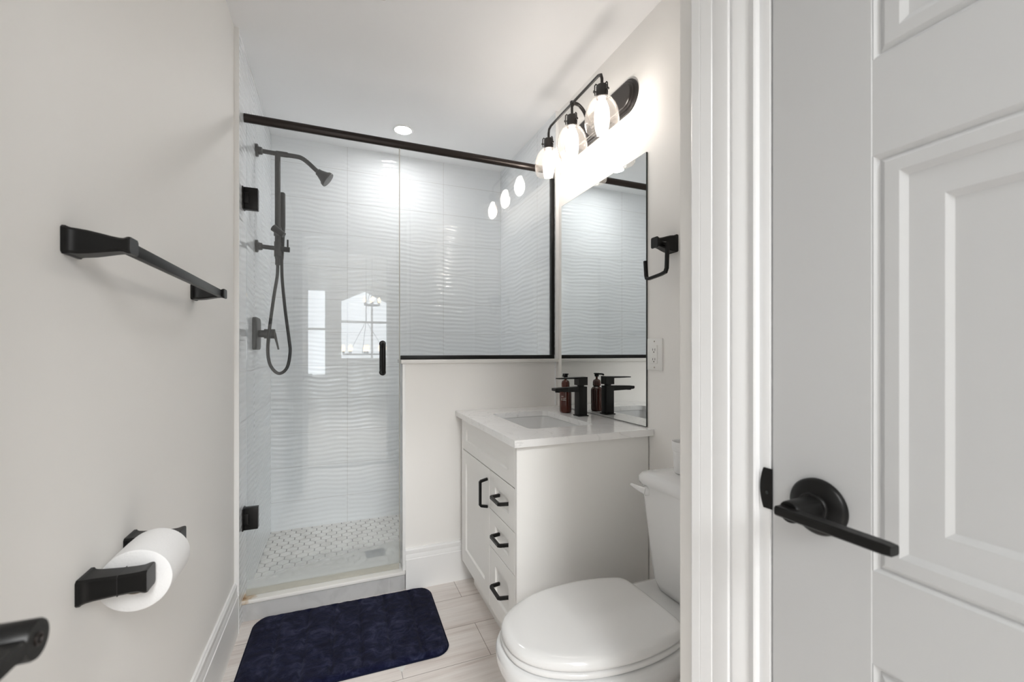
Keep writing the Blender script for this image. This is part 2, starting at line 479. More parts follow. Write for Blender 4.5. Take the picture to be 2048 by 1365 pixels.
# wave tile
def tile_wall(name, parent, origin, udir, ulen, normal, u_joint, z0, z1, z_joint, phase):
    o = Vector(origin); ud = Vector(udir); nn = Vector(normal)
    g = 0.0011
    us, zs = [], []
    def cells(a, b, first, pitch, n):
        out = []
        k = math.floor((a-first)/pitch)
        while first+k*pitch < b:
            lo, hi = max(a, first+k*pitch+g), min(b, first+(k+1)*pitch-g)
            if hi > lo:
                m = max(2, round(n*(hi-lo)/pitch))
                out += [(lo+(hi-lo)*i/m, k, i == m) for i in range(m+1)]
            k += 1
        return out
    us = cells(0, ulen, u_joint, 0.60, 30)
    zs = cells(z0, z1, z_joint, 0.20, 64)
    verts, faces, mi = [], [], []
    for z, kz, _ in zs:
        for u, ku, _ in us:
            rr = random.Random(ku*31+kz*7+phase)
            p1, p2 = rr.uniform(0, 6.28), rr.uniform(0, 6.28)
            fr = (z-z_joint) % 0.2
            edge = min(1.0, min(fr, 0.2-fr)/0.006)
            w = math.sin(2*PI*z/0.0262+1.5*math.sin(2*PI*u/0.47+p1)+0.75*math.sin(2*PI*u/0.21+2.1*z*5+p2)) \
                + 0.35*math.sin(2*PI*z/0.043+1.1*math.sin(2*PI*u/0.33+p2))
            am = 0.00060*(1+0.3*math.sin(2*PI*u/0.38+p2))*edge
            verts.append(o+ud*u+Vector((0, 0, z))+nn*(am*w))
    nu = len(us)
    for i in range(len(zs)-1):
        for j in range(nu-1):
            gap = zs[i][2] or us[j][2]
            faces.append((i*nu+j, i*nu+j+1, (i+1)*nu+j+1, (i+1)*nu+j)); mi.append(1 if gap else 0)
    me = bpy.data.meshes.new(name)
    L = wloc(parent)
    me.from_pydata([v-L for v in verts], [], faces)
    me.materials.append(M['tile']); me.materials.append(M['grout'])
    me.polygons.foreach_set('material_index', mi)
    me.shade_smooth()
    fn = me.polygons[0].normal
    if fn.dot(nn) < 0: me.flip_normals()
    t = bpy.data.objects.new(name, me); COL.objects.link(t); t.parent = parent
    return t
tile_wall('tile_cladding', wb, (XL, YB, 0), (1, 0, 0), XR-XL, (0, -1, 0), 0.059-XL-0.6, 0.0, ZC, 0.015, 1)
tile_wall('tile_cladding', wl, (XT, 1.968, 0), (0, 1, 0), YB-1.968, (1, 0, 0), -0.25, 0.0, ZC, 0.015, 2)
tile_wall('tile_cladding', wr, (XTR, 2.034, 0), (0, 1, 0), YB-2.034, (-1, 0, 0), 0.23, 0.0, ZC, 0.015, 3)
bm = B(); box(bm, XL, XT+0.003, 1.9665, 1.9725, 0.0, ZC, 0.0008)
struct('trim_2', bm, 'trim', 'thin white edge strip of the left shower tile', 'trim')
bm = B(); box(bm, XTR-0.003, XR, 2.027, 2.034, 1.061, ZC, 0.0008)
struct('trim_3', bm, 'trim', 'thin white edge strip of the right shower tile', 'trim')

# shower floor: hexagon mosaic
bm = B(); box(bm, XL, XR, 2.15, YB+0.013, -0.08, ZS)
sf = struct('floor_shower', bm, 'hexgrout', 'pale hexagon mosaic shower floor', 'floor', smooth=False)
bm = B()
pw = 0.0545; r = (pw-0.0042)/math.sqrt(3); ph = pw*math.sqrt(3)/2
for j in range(20):
    for i in range(30):
        cx = XT+i*pw+(pw/2 if j % 2 else 0); cy = 2.15+j*ph
        if cx > XTR+0.02 or cy > YB+0.02: continue
        for zz, rr in ((0, r),):
            top = [(cx+(r-0.0012)*math.sin(PI/3*k), cy+(r-0.0012)*math.cos(PI/3*k), ZS+0.0022) for k in range(6)]
            lo = [(cx+r*math.sin(PI/3*k), cy+r*math.cos(PI/3*k), ZS-0.001) for k in range(6)]
        loft(bm, [lo, top], cap0=False)
obj('hexagon_tile', bm, 'hex', sf, smooth=False)

# ------------------------------------------------------------------ closed panel door on the right
def panel_door(name, xf, sgn, y0, y1, z0, z1, panels, label):
    """slab whose show face is at x = xf and looks towards -x*sgn"""
    bm = B()
    st = 0.1185
    d = lambda t: xf+sgn*t
    bx = lambda a, b, *k, **q: box(bm, min(a, b), max(a, b), *k, **q)
    bx(d(0.016), d(0.035), y0, y1, z0, z1)
    bx(d(0), d(0.016), y0, y0+st-0.0008, z0, z1, bev=0.0008, seg=1)
    bx(d(0), d(0.016), y1-st+0.0008, y1, z0, z1, bev=0.0008, seg=1)
    ya, yb = y0+st, y1-st
    zz = [z0]+[v for p in panels for v in p]+[z1]
    for a, b in zip(zz[0::2], zz[1::2]):
        bx(d(0.0006), d(0.016), ya-0.002, yb+0.002, a, b)
    prof = [(0.0, 0.0005), (0.005, 0.0048), (0.0105, 0.0012), (0.0235, 0.0012), (0.0300, 0.0052), (0.0580, 0.0072), (0.0640, 0.0110)]
    for a, b in panels:
        rings = []
        for off, dep in prof:
            rings.append([(d(dep), ya+off, a+off), (d(dep), yb-off, a+off), (d(dep), yb-off, b-off), (d(dep), ya+off, b-off)])
        loft(bm, rings, cap0=False)
    return struct(name, bm, 'door', label, 'door', angle=12)

PAN = [(0.28, 0.757), (0.859, 1.314), (1.4195, 1.885)]
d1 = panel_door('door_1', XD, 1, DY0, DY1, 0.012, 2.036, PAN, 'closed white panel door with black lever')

def lever_set(parent, xf, sgn, y, z, hub=0.0640, arm=0.0560):
    """sgn = +1: the lever stands off towards -x; arm points towards -y"""
    a = -sgn
    h = bpy.data.objects.new('door_handle', None); COL.objects.link(h)
    h.parent = parent; h.location = Vector((xf, y, z))-wloc(parent)
    h['label'] = 'black lever handle'
    bm = B(); revolve(bm, (xf, y, z), (a, 0, 0), [(0.0, 0.0337), (0.0045, 0.0337), (0.008, 0.031), (0.0100, 0.021), (0.0105, 0.0175), (0.0135, 0.0172), (0.0145, 0.016)], 48)
    obj('rosette', bm, 'black', h, angle=50)
    bm = B(); revolve(bm, (xf, y, z), (a, 0, 0), [(0.012, 0.0145), (0.03, 0.0135), (0.047, 0.0130), (hub-0.0015, 0.0128), (hub, 0.012)], 32)
    obj('hub', bm, 'black', h, angle=50)
    bm = B()
    x = xf+a*arm
    path = [(x, y+0.0110, z+0.001), (x, y+0.0080, z+0.001), (x, y-0.02, z+0.001), (x, y-0.10, z+0.001), (x, y-0.1075, z+0.001)]
    sec = [rect(0.0050, 0.0040, 0.0022), rect(0.0078, 0.0056, 0.002), rect(0.0080, 0.0056, 0.0016), rect(0.0076, 0.0054, 0.0016), rect(0.0070, 0.0048, 0.0016)]
    sweep(bm, path, [list(s) for s in sec], ref=(1, 0, 0))
    obj('lever', bm, 'black', h, angle=40)
    return h
lever_set(d1, XD, 1, 0.3525, 0.911, 0.0535, 0.0590)

# casing of that door
def casing():
    prof = [(0.432, 0), (0.4322, 0.0085), (0.4345, 0.0102), (0.4450, 0.0062), (0.4475, 0.0068), (0.4560, 0.0112), (0.4660, 0.0135), (0.4695, 0.0125), (0.4708, 0.0112), (0.4722, 0.0158),
            (0.4740, 0.0165), (0.4985, 0.0165), (0.4995, 0.0158), (0.5005, 0.0175), (0.5180, 0.0212), (0.5190, 0.0203), (0.5200, 0.0214), (0.5330, 0.0238), (0.5365, 0.0215), (0.5370, 0)]
    bm = B()
    loft(bm, [[(XD-p, y, z) for y, p in prof] for z in (0.0, 2.12)])
    return bm
c = struct('trim_4', casing(), 'casing', 'white moulded casing left of the closed panel door', 'trim', angle=22)
bm = B(); box(bm, XD-0.0012, XD+0.10, DY1+0.0028, DY1+0.0195, 0, 2.056, 0.0012)
obj('jamb', bm, 'casing', c)
bm = B()
out = []
zz = [0.8865+0.0545*i/14 for i in range(15)]
yl = [0.0035 + 0.0115*math.sin(PI*min(1.0, max(0.0, 0.16+0.68*i/14)))**0.8 for i in range(15)]
A_ = [(XD-0.0025, DY1-0.001, z) for z in zz]; Bq = [(XD-0.0035, DY1+0.001+y, z) for z, y in zip(zz, yl)]
ringf = A_+list(reversed(Bq)); ringb = [(XD-0.0011, p[1], p[2]) for p in ringf]
loft(bm, [ringf, ringb])
sp = obj('strike_plate', bm, 'black', c, angle=30); sp['label'] = 'black strike plate'
bm = B(); revolve(bm, (XD-0.0028, DY1+0.006, 0.908), (-1, 0, 0), [(0, 0.0022), (0.0008, 0.002)], 12)
obj('screw', bm, 'mirror_edge', sp)
# baseboard-free bit: head casing above
bm = B(); box(bm, XD-0.02, XD, DY0-0.02, DY1+0.12, 2.06, 2.15, 0.002)
struct('trim_5', bm, 'trim', 'white head casing above the closed panel door', 'trim')

# ------------------------------------------------------------------ open bathroom door at the left (only its lever shows)
d2 = panel_door('door_2', -0.246, -1, -0.27, 0.4405, 0.012, 2.03, PAN, 'open white bathroom door with black lever, by the left wall')
h2 = lever_set(d2, -0.246, -1, 0.381, 0.911)
bm = B(); revolve(bm, (-0.1823, 0.381, 0.911), (1, 0, 0), [(0, 0.0042), (0.0012, 0.0042), (0.0012, 0.003), (0.0002, 0.0028)], 20)
obj('lock_button', bm, 'railmetal', h2, angle=40)

# ------------------------------------------------------------------ shower glass
se = thing('shower_enclosure', (0.35, YG, 0.09), 'frameless clear glass shower enclosure with black hardware and bronze header', 'shower enclosure')
bm = B(); box(bm, -0.345, 0.2655, YG-0.0045, YG+0.0045, 0.122, 2.040)
sd = obj('shower_door', bm, 'doorglass', se, smooth=False); sd['label'] = 'hinged clear glass door'
for zc in (1.725, 0.415):
    bm = B(); box(bm, -0.3535, -0.302, YG-0.015, YG+0.015, zc-0.0445, zc+0.0445, 0.002)
    box(bm, XT+0.0005, -0.334, YG-0.0185, YG+0.0185, zc-0.022, zc+0.022, 0.0025)
    box(bm, XT, XT+0.005, YG-0.025, YG+0.025, zc-0.0445, zc+0.0445, 0.001)
    box(bm, -0.3305, -0.327, YG-0.0158, YG+0.0158, zc-0.018, zc+0.018, 0.0003)
    h = obj('hinge', bm, 'black', sd); h['label'] = 'square black hinge'
bm = B()
for s in (-1, 1):
    yb_ = YG+s*0.046
    pts = [(0.192, YG+s*0.0045, 1.134), (0.192, YG+s*0.036, 1.134), (0.192, YG+s*0.0445, 1.1255), (0.192, yb_, 1.10), (0.192, yb_, 1.04), (0.192, YG+s*0.0445, 1.0125), (0.192, YG+s*0.036, 1.004), (0.192, YG+s*0.0045, 1.004)]
    sweep(bm, pts, circ(0.0098, 16))
    for zc in (1.134, 1.004):
        revolve(bm, (0.192, YG+s*0.0045, zc), (0, s, 0), [(0, 0.0145), (0.004, 0.0145), (0.005, 0.0125)], 20)
h = obj('pull_handle', bm, 'black', sd, angle=45); h['label'] = 'black tubular pull handle'
bm = B(); box(bm, -0.345, 0.2655, YG-0.005, YG+0.005, 0.097, 0.1235, 0.001)
obj('bottom_sweep', bm, 'seal', sd, smooth=False)
bm = B(); box(bm, 0.2655, 0.2695, YG-0.004, YG+0.004, 0.122, 2.04)
obj('side_seal', bm, 'seal', sd, smooth=False)
bm = B(); box(bm, 0.272, 1.060, YG-0.0045, YG+0.0045, 1.066, 2.040)
h = obj('fixed_pane', bm, 'glass', se, smooth=False); h['label'] = 'fixed clear glass pane above the half wall'
bm = B(); box(bm, 0.272, 1.066, YG-0.010, YG+0.010, 1.061, 1.0805, 0.001)
h = obj('bottom_channel', bm, 'black', se); h['label'] = 'black channel'
bm = B()
n = 60; rngs = []
rs = random.Random(3)
for i in range(n+1):
    z = 1.0805+(2.042-1.0805)*i/n
    xo = 1.0475+rs.uniform(-0.0006, 0.0006); x1 = 1.066
    yo = YG-0.010+rs.uniform(-0.001, 0.0006)
    rngs.append([(xo, yo, z), (x1, yo-0.002, z), (x1, YG+0.01, z), (xo, YG+0.01, z)])
loft(bm, rngs)
h = obj('side_channel', bm, 'black', se, angle=60); h['label'] = 'black channel'
bm = B()
sec = [(YG+0.0145*math.cos(a)*1.0, 2.0560+0.0182*math.sin(a)) for a in [2*PI*i/28 for i in range(28)]]
loft(bm, [[(x, y, z) for y, z in sec] for x in (XT+0.0035, XTR-0.001)])
h = obj('header_rail', bm, 'railmetal', se, angle=60); h['label'] = 'dark bronze round header rail'

# ------------------------------------------------------------------ shower column
YS = 2.36
cw = thing('shower_column', (XT, YS, 1.1), 'matte black shower rail with fixed head on an angled arm', 'shower')
def flange(bm, x, y, z, r):
    revolve(bm, (x, y, z), (1, 0, 0), [(0, r), (0.008, r), (0.0105, r-0.002), (0.011, 0.018), (0.026, 0.017), (0.028, 0.015), (0.029, 0.012)], 32)
for nm, z in (('wall_flange', 2.052), ('wall_flange', 1.598)):
    bm = B(); flange(bm, XT, YS, z, 0.029); obj(nm, bm, 'shower_black', cw, angle=40)
bm = B()
path = catmull([(XT+0.02, YS, 2.052), (-0.27, YS, 2.050), (-0.19, YS, 2.050), (-0.162, YS, 2.046), (-0.135, YS, 2.030), (-0.105, YS, 2.004), (-0.082, YS, 1.985)], 6)
sweep(bm, path, circ(0.0105, 16)); cyl(bm, (-0.272, YS, 2.051), (-0.222, YS, 2.051), 0.0125)
obj('shower_arm', bm, 'shower_black', cw, angle=50)
ax = Vector((0.79, -0.06, -0.61)).normalized()
bm = B(); revolve(bm, (-0.091, YS, 1.992), ax, [(0, 0.0105), (0.003, 0.0165), (0.013, 0.018), (0.046, 0.0315), (0.0475, 0.036), (0.060, 0.0385), (0.064, 0.0375), (0.0645, 0.033), (0.0635, 0.001)], 36)
obj('shower_head', bm, 'shower_black', cw, angle=30)
bm = B(); cyl(bm, (-0.265, YS, 1.545), (-0.265, YS, 2.052), 0.0125, n=24); cyl(bm, (-0.265, YS, 1.515), (-0.265, YS, 1.548), 0.011, n=20)
obj('riser', bm, 'shower_black', cw, angle=40)
bm = B(); cyl(bm, (XT+0.02, YS, 1.598), (-0.225, YS, 1.592), 0.0105); cyl(bm, (-0.247, YS, 1.593), (-0.213, YS, 1.592), 0.0125)
cyl(bm, (-0.222, YS, 1.596), (-0.222, YS, 1.640), 0.0042, n=10); cyl(bm, (-0.265, YS, 1.555), (-0.265, YS, 1.625), 0.0155)
obj('diverter', bm, 'shower_black', cw, angle=40)
bm = B(); cyl(bm, (-0.282, YS-0.012, 1.690), (-0.236, YS-0.022, 1.655), 0.0175, 0.013); cyl(bm, (-0.265, YS, 1.655), (-0.265, YS, 1.695), 0.017)
obj('slide_holder', bm, 'shower_black', cw, angle=40)

hs = thing('hand_shower', (-0.25, YS+0.022, 1.65), 'slim black hand shower with looping hose on the shower rail', 'hand shower')
bm = B()
path = [(-0.2475, YS+0.030, 1.875), (-0.2475, YS+0.030, 1.87), (-0.2475, YS+0.028, 1.72), (-0.248, YS+0.020, 1.66), (-0.249, YS+0.012, 1.60), (-0.249, YS+0.010, 1.545)]
sweep(bm, path, [list(rect(0.008, 0.008, 0.004)), list(rect(0.012, 0.012, 0.005)), list(rect(0.0125, 0.0125, 0.005)), list(rect(0.011, 0.011, 0.005)), list(rect(0.010, 0.010, 0.004)), list(rect(0.008, 0.008, 0.003))], ref=(1, 0, 0))
obj('wand', bm, 'shower_black', hs, angle=40)
hose = [(-0.249, YS+0.010, 1.55), (-0.246, YS, 1.45), (-0.231, YS-0.022, 1.30), (-0.212, YS-0.052, 1.16), (-0.2065, YS-0.058, 1.095), (-0.2195, YS-0.062, 1.022), (-0.2535, YS-0.064, 0.996), (-0.287, YS-0.066, 1.033), (-0.298, YS-0.066, 1.10), (-0.292, YS-0.064, 1.20), (-0.277, YS-0.034, 1.36), (-0.267, YS-0.002, 1.46), (-0.265, YS, 1.520)]
bm = B(); sweep(bm, catmull(hose, 10), circ(0.0072, 12)); obj('hose', bm, 'rubber', hs, angle=60)

vv = thing('shower_valve', (XT, 2.33, 1.182), 'black shower valve plate with downward lever on tiled wall', 'shower valve')
bm = B()
rings = []
for t, k in ((0, 0), (0.014, 0), (0.017, -0.003), (0.018, -0.008)):
    rings.append([(XT+t, y, z) for y, z in rrect(2.33, 1.182, 0.066+k, 0.075+k, 0.022)])
loft(bm, rings); obj('escutcheon', bm, 'shower_black', vv, angle=40)
bm = B(); cyl(bm, (XT+0.016, 2.33, 1.182), (XT+0.06, 2.33, 1.182), 0.017); cyl(bm, (XT+0.04, 2.33, 1.182), (XT+0.084, 2.33, 1.182), 0.0225)
obj('valve_body', bm, 'shower_black', vv, angle=40)
bm = B(); sweep(bm, [(XT+0.078, 2.33, 1.20), (XT+0.083, 2.33, 1.18), (XT+0.092, 2.33, 1.14), (XT+0.099, 2.33, 1.108)], [list(rect(0.010, 0.005, 0.002)), list(rect(0.010, 0.006, 0.002)), list(rect(0.009, 0.004, 0.0015)), list(rect(0.008, 0.0032, 0.001))], ref=(0, 1, 0))
obj('valve_lever', bm, 'shower_black', vv)

dr = thing('shower_drain', (0.185, 2.364, ZS+0.002), 'square dark metal floor drain behind the foggy shower glass', 'drain')
bm = B(); box(bm, 0.137, 0.233, 2.322, 2.406, ZS+0.0015, ZS+0.0045, 0.001); obj('drain_frame', bm, 'steel', dr)
bm = B()
for i in range(7): box(bm, 0.146, 0.224, 2.330+i*0.0105, 2.335+i*0.0105, ZS+0.0045, ZS+0.0058)
obj('drain_grate', bm, 'steel', dr, smooth=False)

# ------------------------------------------------------------------ ceiling fittings
def downlight(x, y, label):
    t = thing('recessed_light', (x, y, ZC), label, 'ceiling light')
    bm = B(); revolve(bm, (x, y, ZC), (0, 0, -1), [(-0.002, 0.056), (0.003, 0.056), (0.005, 0.053), (0.005, 0.046), (0.002, 0.0445), (-0.002, 0.0445)], 40, False, False)
    obj('trim_ring', bm, 'trim', t, angle=50)
    bm = B(); revolve(bm, (x, y, ZC), (0, 0, -1), [(-0.001, 0.046), (0.0025, 0.0455)], 40)
    obj('lens', bm, 'can', t)
downlight(0.348, 2.525, 'round glowing recessed ceiling light over the shower')
ev = thing('ceiling_vent', (0.03, 1.47, ZC), 'white square ceiling vent cut by the top edge of the photo', 'vent')
bm = B(); box(bm, -0.10, 0.160, 1.35, 1.606, ZC-0.014, ZC, 0.003); obj('grille', bm, 'vent', ev)
bm = B()
for i in range(9): box(bm, -0.075, 0.135, 1.378+i*0.0235, 1.388+i*0.0235, ZC-0.0148, ZC-0.0138)
obj('slot', bm, 'dark', ev, smooth=False)

# ------------------------------------------------------------------ vanity light
VX, VZ = 0.946, 2.13
vl = thing('vanity_light', (XR, 1.655, 2.115), 'black three-lamp wall light with clear glass shades above the mirror', 'wall light')
def stadium(cy, cz, hl, r, n=20):
    return [(cy+(hl-r)+r*math.cos(a), cz+r*math.sin(a)) for a in [-PI/2+PI*i/n for i in range(n+1)]] + \
           [(cy-(hl-r)+r*math.cos(a), cz+r*math.sin(a)) for a in [PI/2+PI*i/n for i in range(n+1)]]
bm = B()
st = [(0, 0), (0.008, 0), (0.010, -0.002), (0.011, -0.008), (0.016, -0.0095), (0.018, -0.0115), (0.019, -0.0175), (0.024, -0.019), (0.026, -0.022), (0.026, -0.028)]
loft(bm, [[(XR-t, y, z) for y, z in stadium(1.657, 2.115, 0.281+k, 0.066+k)] for t, k in st])
obj('backplate', bm, 'bronze', vl, angle=30)
bm = B()
sweep(bm, catmull([(XR-0.026, 1.655, 2.105), (XR-0.05, 1.655, 2.110), (1.005, 1.655, 2.155), (0.975, 1.655, 2.178), (0.946, 1.655, 2.178)], 8), circ(0.0075, 14))
revolve(bm, (XR-0.026, 1.655, 2.105), (-1, 0, 0), [(0, 0.02), (0.006, 0.018), (0.010, 0.010)], 24)
obj('arm', bm, 'bronze', vl, angle=50)
bm = B()
ys = (1.425, 1.655, 1.880)
zb = 2.176
pts = [(VX, ys[0], 2.122), (VX, ys[0], 2.150), (VX, ys[0]+0.006, 2.168), (VX, ys[0]+0.024, zb), (VX, ys[2]-0.024, zb), (VX, ys[2]-0.006, 2.168), (VX, ys[2], 2.150), (VX, ys[2], 2.122)]
sweep(bm, pts, circ(0.0058, 14)); cyl(bm, (VX, ys[1], 2.122), (VX, ys[1], zb), 0.0055); revolve(bm, (VX, 1.655, zb-0.011), (0, 0, 1), [(0, 0.008), (0.003, 0.0095), (0.018, 0.0095), (0.021, 0.007)], 20)
obj('crossbar', bm, 'bronze', vl, angle=50)
for y, word in zip(ys, ('nearest', 'middle', 'farthest')):
    bm = B(); revolve(bm, (VX, y, 2.124), (0, 0, -1), [(0, 0.006), (0.001, 0.0205), (0.004, 0.0225), (0.024, 0.0225), (0.026, 0.0235), (0.050, 0.0215)], 32)
    s_ = obj('socket_cup', bm, 'bronze', vl, angle=40)
    for k in range(3):
        bm = B()
        a = 2*PI*k/3+0.75
        dx, dy = math.cos(a), math.sin(a)
        sweep(bm, [(VX+dx*0.016, y+dy*0.016, 2.123), (VX+dx*0.024, y+dy*0.024, 2.127), (VX+dx*0.0285, y+dy*0.0285, 2.121), (VX+dx*0.029, y+dy*0.029, 2.098), (VX+dx*0.027, y+dy*0.027, 2.083)], circ(0.0022, 8))
        revolve(bm, (VX+dx*0.022, y+dy*0.022, 2.098), (dx, dy, 0), [(0, 0.003), (0.008, 0.003), (0.009, 0.005), (0.012, 0.0045)], 10)
        obj('clip', bm, 'bronze', s_, angle=50)
    prof = [(0.0, 0.024), (0.004, 0.031), (0.014, 0.043), (0.030, 0.0535), (0.050, 0.0615), (0.070, 0.0655), (0.090, 0.0660), (0.108, 0.0640), (0.122, 0.0605)]
    pf = [(t*1.0, r_) for t, r_ in prof]
    bm = B(); revolve(bm, (VX, y, 2.077), (0, 0, -1), pf+[(0.123, 0.0595), (0.122, 0.0583)]+[(t, r_-0.0022) for t, r_ in reversed(prof[:-1])], 48, False, False)
    obj('glass_shade', bm, 'shade', vl, angle=60)
    bm = B(); revolve(bm, (VX, y, 2.078), (0, 0, -1), [(0, 0.012), (0.010, 0.0125), (0.022, 0.019), (0.045, 0.0265), (0.065, 0.0275), (0.085, 0.0235), (0.100, 0.015), (0.107, 0.006), (0.108, 0.001)], 28)
    obj('bulb', bm, 'bulb', vl, angle=80)

# ------------------------------------------------------------------ mirror
mr = thing('mirror', (XR, 1.655, 0.816), 'frameless rectangular mirror above the vanity counter', 'mirror')
bm = B(); box(bm, XR-0.0052, XR, 1.3235, 1.9885, 0.8165, 1.8475)
obj('backing', bm, 'mirror_edge', mr, smooth=False)
bm = B(); box(bm, XR-0.0060, XR-0.0052, 1.3250, 1.9870, 0.8180, 1.8460)
obj('mirror_glass', bm, 'mirror', mr, smooth=False)

# ------------------------------------------------------------------ outlet
ot = thing('wall_outlet', (XR, 1.279, 1.088), 'white double wall outlet between mirror and toilet', 'outlet')
bm = B(); box(bm, XR-0.006, XR, 1.2395, 1.3185, 1.030, 1.147, 0.002); obj('cover_plate', bm, 'plate', ot)
bm = B(); box(bm, XR-0.0085, XR-0.0055, 1.2625, 1.2955, 1.055, 1.122, 0.001); rc = obj('receptacle', bm, 'plate', ot)
bm = B()
for zc in (1.106, 1.071):
    box(bm, XR-0.0088, XR-0.008, 1.2840, 1.2860, zc-0.004, zc+0.004); box(bm, XR-0.0088, XR-0.008, 1.2720, 1.2740, zc-0.004, zc+0.004)
    revolve(bm, (XR-0.0080, 1.279, zc-0.009), (-1, 0, 0), [(0, 0.0024), (0.0008, 0.0024)], 10)
obj('slot', bm, 'dark', rc, smooth=False)
for zc in (1.136, 1.041):
    bm = B(); revolve(bm, (XR-0.006, 1.279, zc), (-1, 0, 0), [(0, 0.003), (0.0012, 0.0026)], 12); obj('screw', bm, 'card', ot)

# ------------------------------------------------------------------ towel ring
tr_ = thing('towel_ring', (XR, 1.19, 1.465), 'black open squared towel ring beside the mirror', 'towel ring')
PST = [(0, 1, 1), (0.055, 1, 1), (0.075, 0.94, 0.92), (0.12, 0.91, 0.84), (0.20, 0.90, 0.76), (0.34, 0.84, 0.74), (0.52, 0.71, 0.68), (0.70, 0.57, 0.60), (0.82, 0.50, 0.58), (0.88, 0.51, 0.58), (0.935, 0.60, 0.62), (0.965, 0.62, 0.63), (1.0, 0.60, 0.61)]
PSTB = [(0, 1, 1), (0.05, 1, 1), (0.07, 0.94, 0.92), (0.11, 0.90, 0.84), (0.20, 0.87, 0.77), (0.5, 0.80, 0.70), (0.75, 0.78, 0.66), (0.86, 0.80, 0.66), (0.93, 0.87, 0.72), (0.965, 0.89, 0.74), (1.0, 0.87, 0.72)]
def post(bm, base, out, side, L_, hz, hy, stn=PST):
    """sculpted square post: plate on the wall, waist, flared end"""
    o = Vector(base); d = Vector(out); s = Vector(side); u = Vector((0, 0, 1))
    rings = []
    for t, a, b in stn:
        w, h = hy*b, hz*a
        rings.append([o+d*(t*L_)+s*p+u*q for p, q in rect(w, h, 0.0035)])
    loft(bm, rings)
bm = B(); post(bm, (XR, 1.192, 1.470), (-1, 0, 0), (0, 1, 0), 0.080, 0.030, 0.027); obj('wall_post', bm, 'black', tr_, angle=25)
bm = B()
sec = rect(0.0062, 0.0052, 0.0015)
sweep(bm, [(1.020, 1.192, 1.466), (1.026, 1.180, 1.467), (1.028, 1.1625, 1.463), (1.028, 1.1600, 1.445), (1.028, 1.163, 1.380), (1.028, 1.169, 1.368), (1.028, 1.190, 1.3635), (1.028, 1.252, 1.3575), (1.028, 1.264, 1.3610), (1.028, 1.2675, 1.372), (1.028, 1.272, 1.424)], sec, ref=(1, 0, 0))
obj('ring', bm, 'black', tr_, angle=25)

# ------------------------------------------------------------------ vanity cabinet
XF = 0.545
vc = thing('vanity_cabinet', (0.80, 1.65, 0), 'white shaker vanity cabinet with black pulls', 'cabinet')
bm = B()
box(bm, XF, 1.075, 1.313, 1.331, 0.118, 0.789, 0.001); box(bm, 0.61, 1.075, 1.313, 1.331, 0, 0.118)
box(bm, XF, 1.075, 1.972, 1.989, 0.118, 0.789, 0.001); box(bm, 0.61, 1.075, 1.972, 1.989, 0, 0.118)
box(bm, XF+0.019, 1.07, 1.331, 1.972, 0.118, 0.136)
box(bm, XF+0.018, XF+0.036, 1.331, 1.972, 0.125, 0.70)
box(bm, 1.06, 1.07, 1.331, 1.972, 0.118, 0.788)
box(bm, XF+0.018, XF+0.036, 1.331, 1.972, 0.70, 0.788)
obj('body', bm, 'cabinet', vc)
bm = B(); box(bm, 0.600, 0.615, 1.331, 1.972, 0, 0.118); obj('toe_kick', bm, 'cabinet', vc, smooth=False)

def shaker(bm, y0, y1, z0, z1, ra, rb, rc_, rd):
    """front at x = XF with a recessed centre between ra..rb (y) and rc..rd (z)"""
    e = 0.0012; t = 0.018
    R = lambda x, a, b, c_, d_: [(x, a, c_), (x, b, c_), (x, b, d_), (x, a, d_)]
    rings = [R(XF+t, y0, y1, z0, z1), R(XF+e, y0, y1, z0, z1), R(XF, y0+e, y1-e, z0+e, z1-e), R(XF, ra, rb, rc_, rd),
             R(XF+0.0065, ra+0.0045, rb-0.0045, rc_+0.0045, rd-0.0045)]
    loft(bm, rings)

def pull(parent, axis, c, cz, half):
    bm = B(); o = 0.030
    if axis == 'y':
        P = [(XF-0.0, c-half, cz), (XF-o+0.004, c-half+0.006, cz), (XF-o, c-half+0.0105, cz), (XF-o, c+half-0.0105, cz), (XF-o+0.004, c+half-0.006, cz), (XF-0.0, c+half, cz)]
        ref = (0, 0, 1)
    else:
        P = [(XF-0.0, c, cz-half), (XF-o+0.004, c, cz-half+0.006), (XF-o, c, cz-half+0.0105), (XF-o, c, cz+half-0.0105), (XF-o+0.004, c, cz+half-0.006), (XF-0.0, c, cz+half)]
        ref = (0, 1, 0)
    sweep(bm, P, rect(0.0055, 0.0048, 0.0008), ref=ref)
    h = obj('handle', bm, 'black', parent, angle=25); h['label'] = 'black bar pull'

bm = B(); shaker(bm, 1.3325, 1.9705, 0.6465, 0.787, 1.393, 1.918, 0.690, 0.742); obj('false_front', bm, 'cabinet', vc, angle=20)
bm = B(); shaker(bm, 1.5905, 1.9705, 0.120, 0.6425, 1.648, 1.925, 0.190, 0.588); dd = obj('cabinet_door', bm, 'cabinet', vc, angle=20)
pull(dd, 'z', 1.613, 0.547, 0.054)
for z0, z1, c0, c1, hz in ((0.4985, 0.6425, 0.540, 0.595, 0.573), (0.3555, 0.4955, 0.397, 0.450, 0.431), (0.120, 0.3525, 0.185, 0.300, 0.250)):
    bm = B(); shaker(bm, 1.3325, 1.5875, z0, z1, 1.388, 1.525, c0, c1); dw = obj('drawer', bm, 'cabinet', vc, angle=20)
    dx = XF+0.0055
    bm = B(); o = 0.0355
    P = [(dx, 1.396, hz), (dx-o+0.005, 1.402, hz), (dx-o, 1.4065, hz), (dx-o, 1.4825, hz), (dx-o+0.005, 1.487, hz), (dx, 1.493, hz)]
    sweep(bm, P, rect(0.0055, 0.0048, 0.0008), ref=(0, 0, 1))
    h = obj('handle', bm, 'black', dw, angle=25); h['label'] = 'black bar pull'

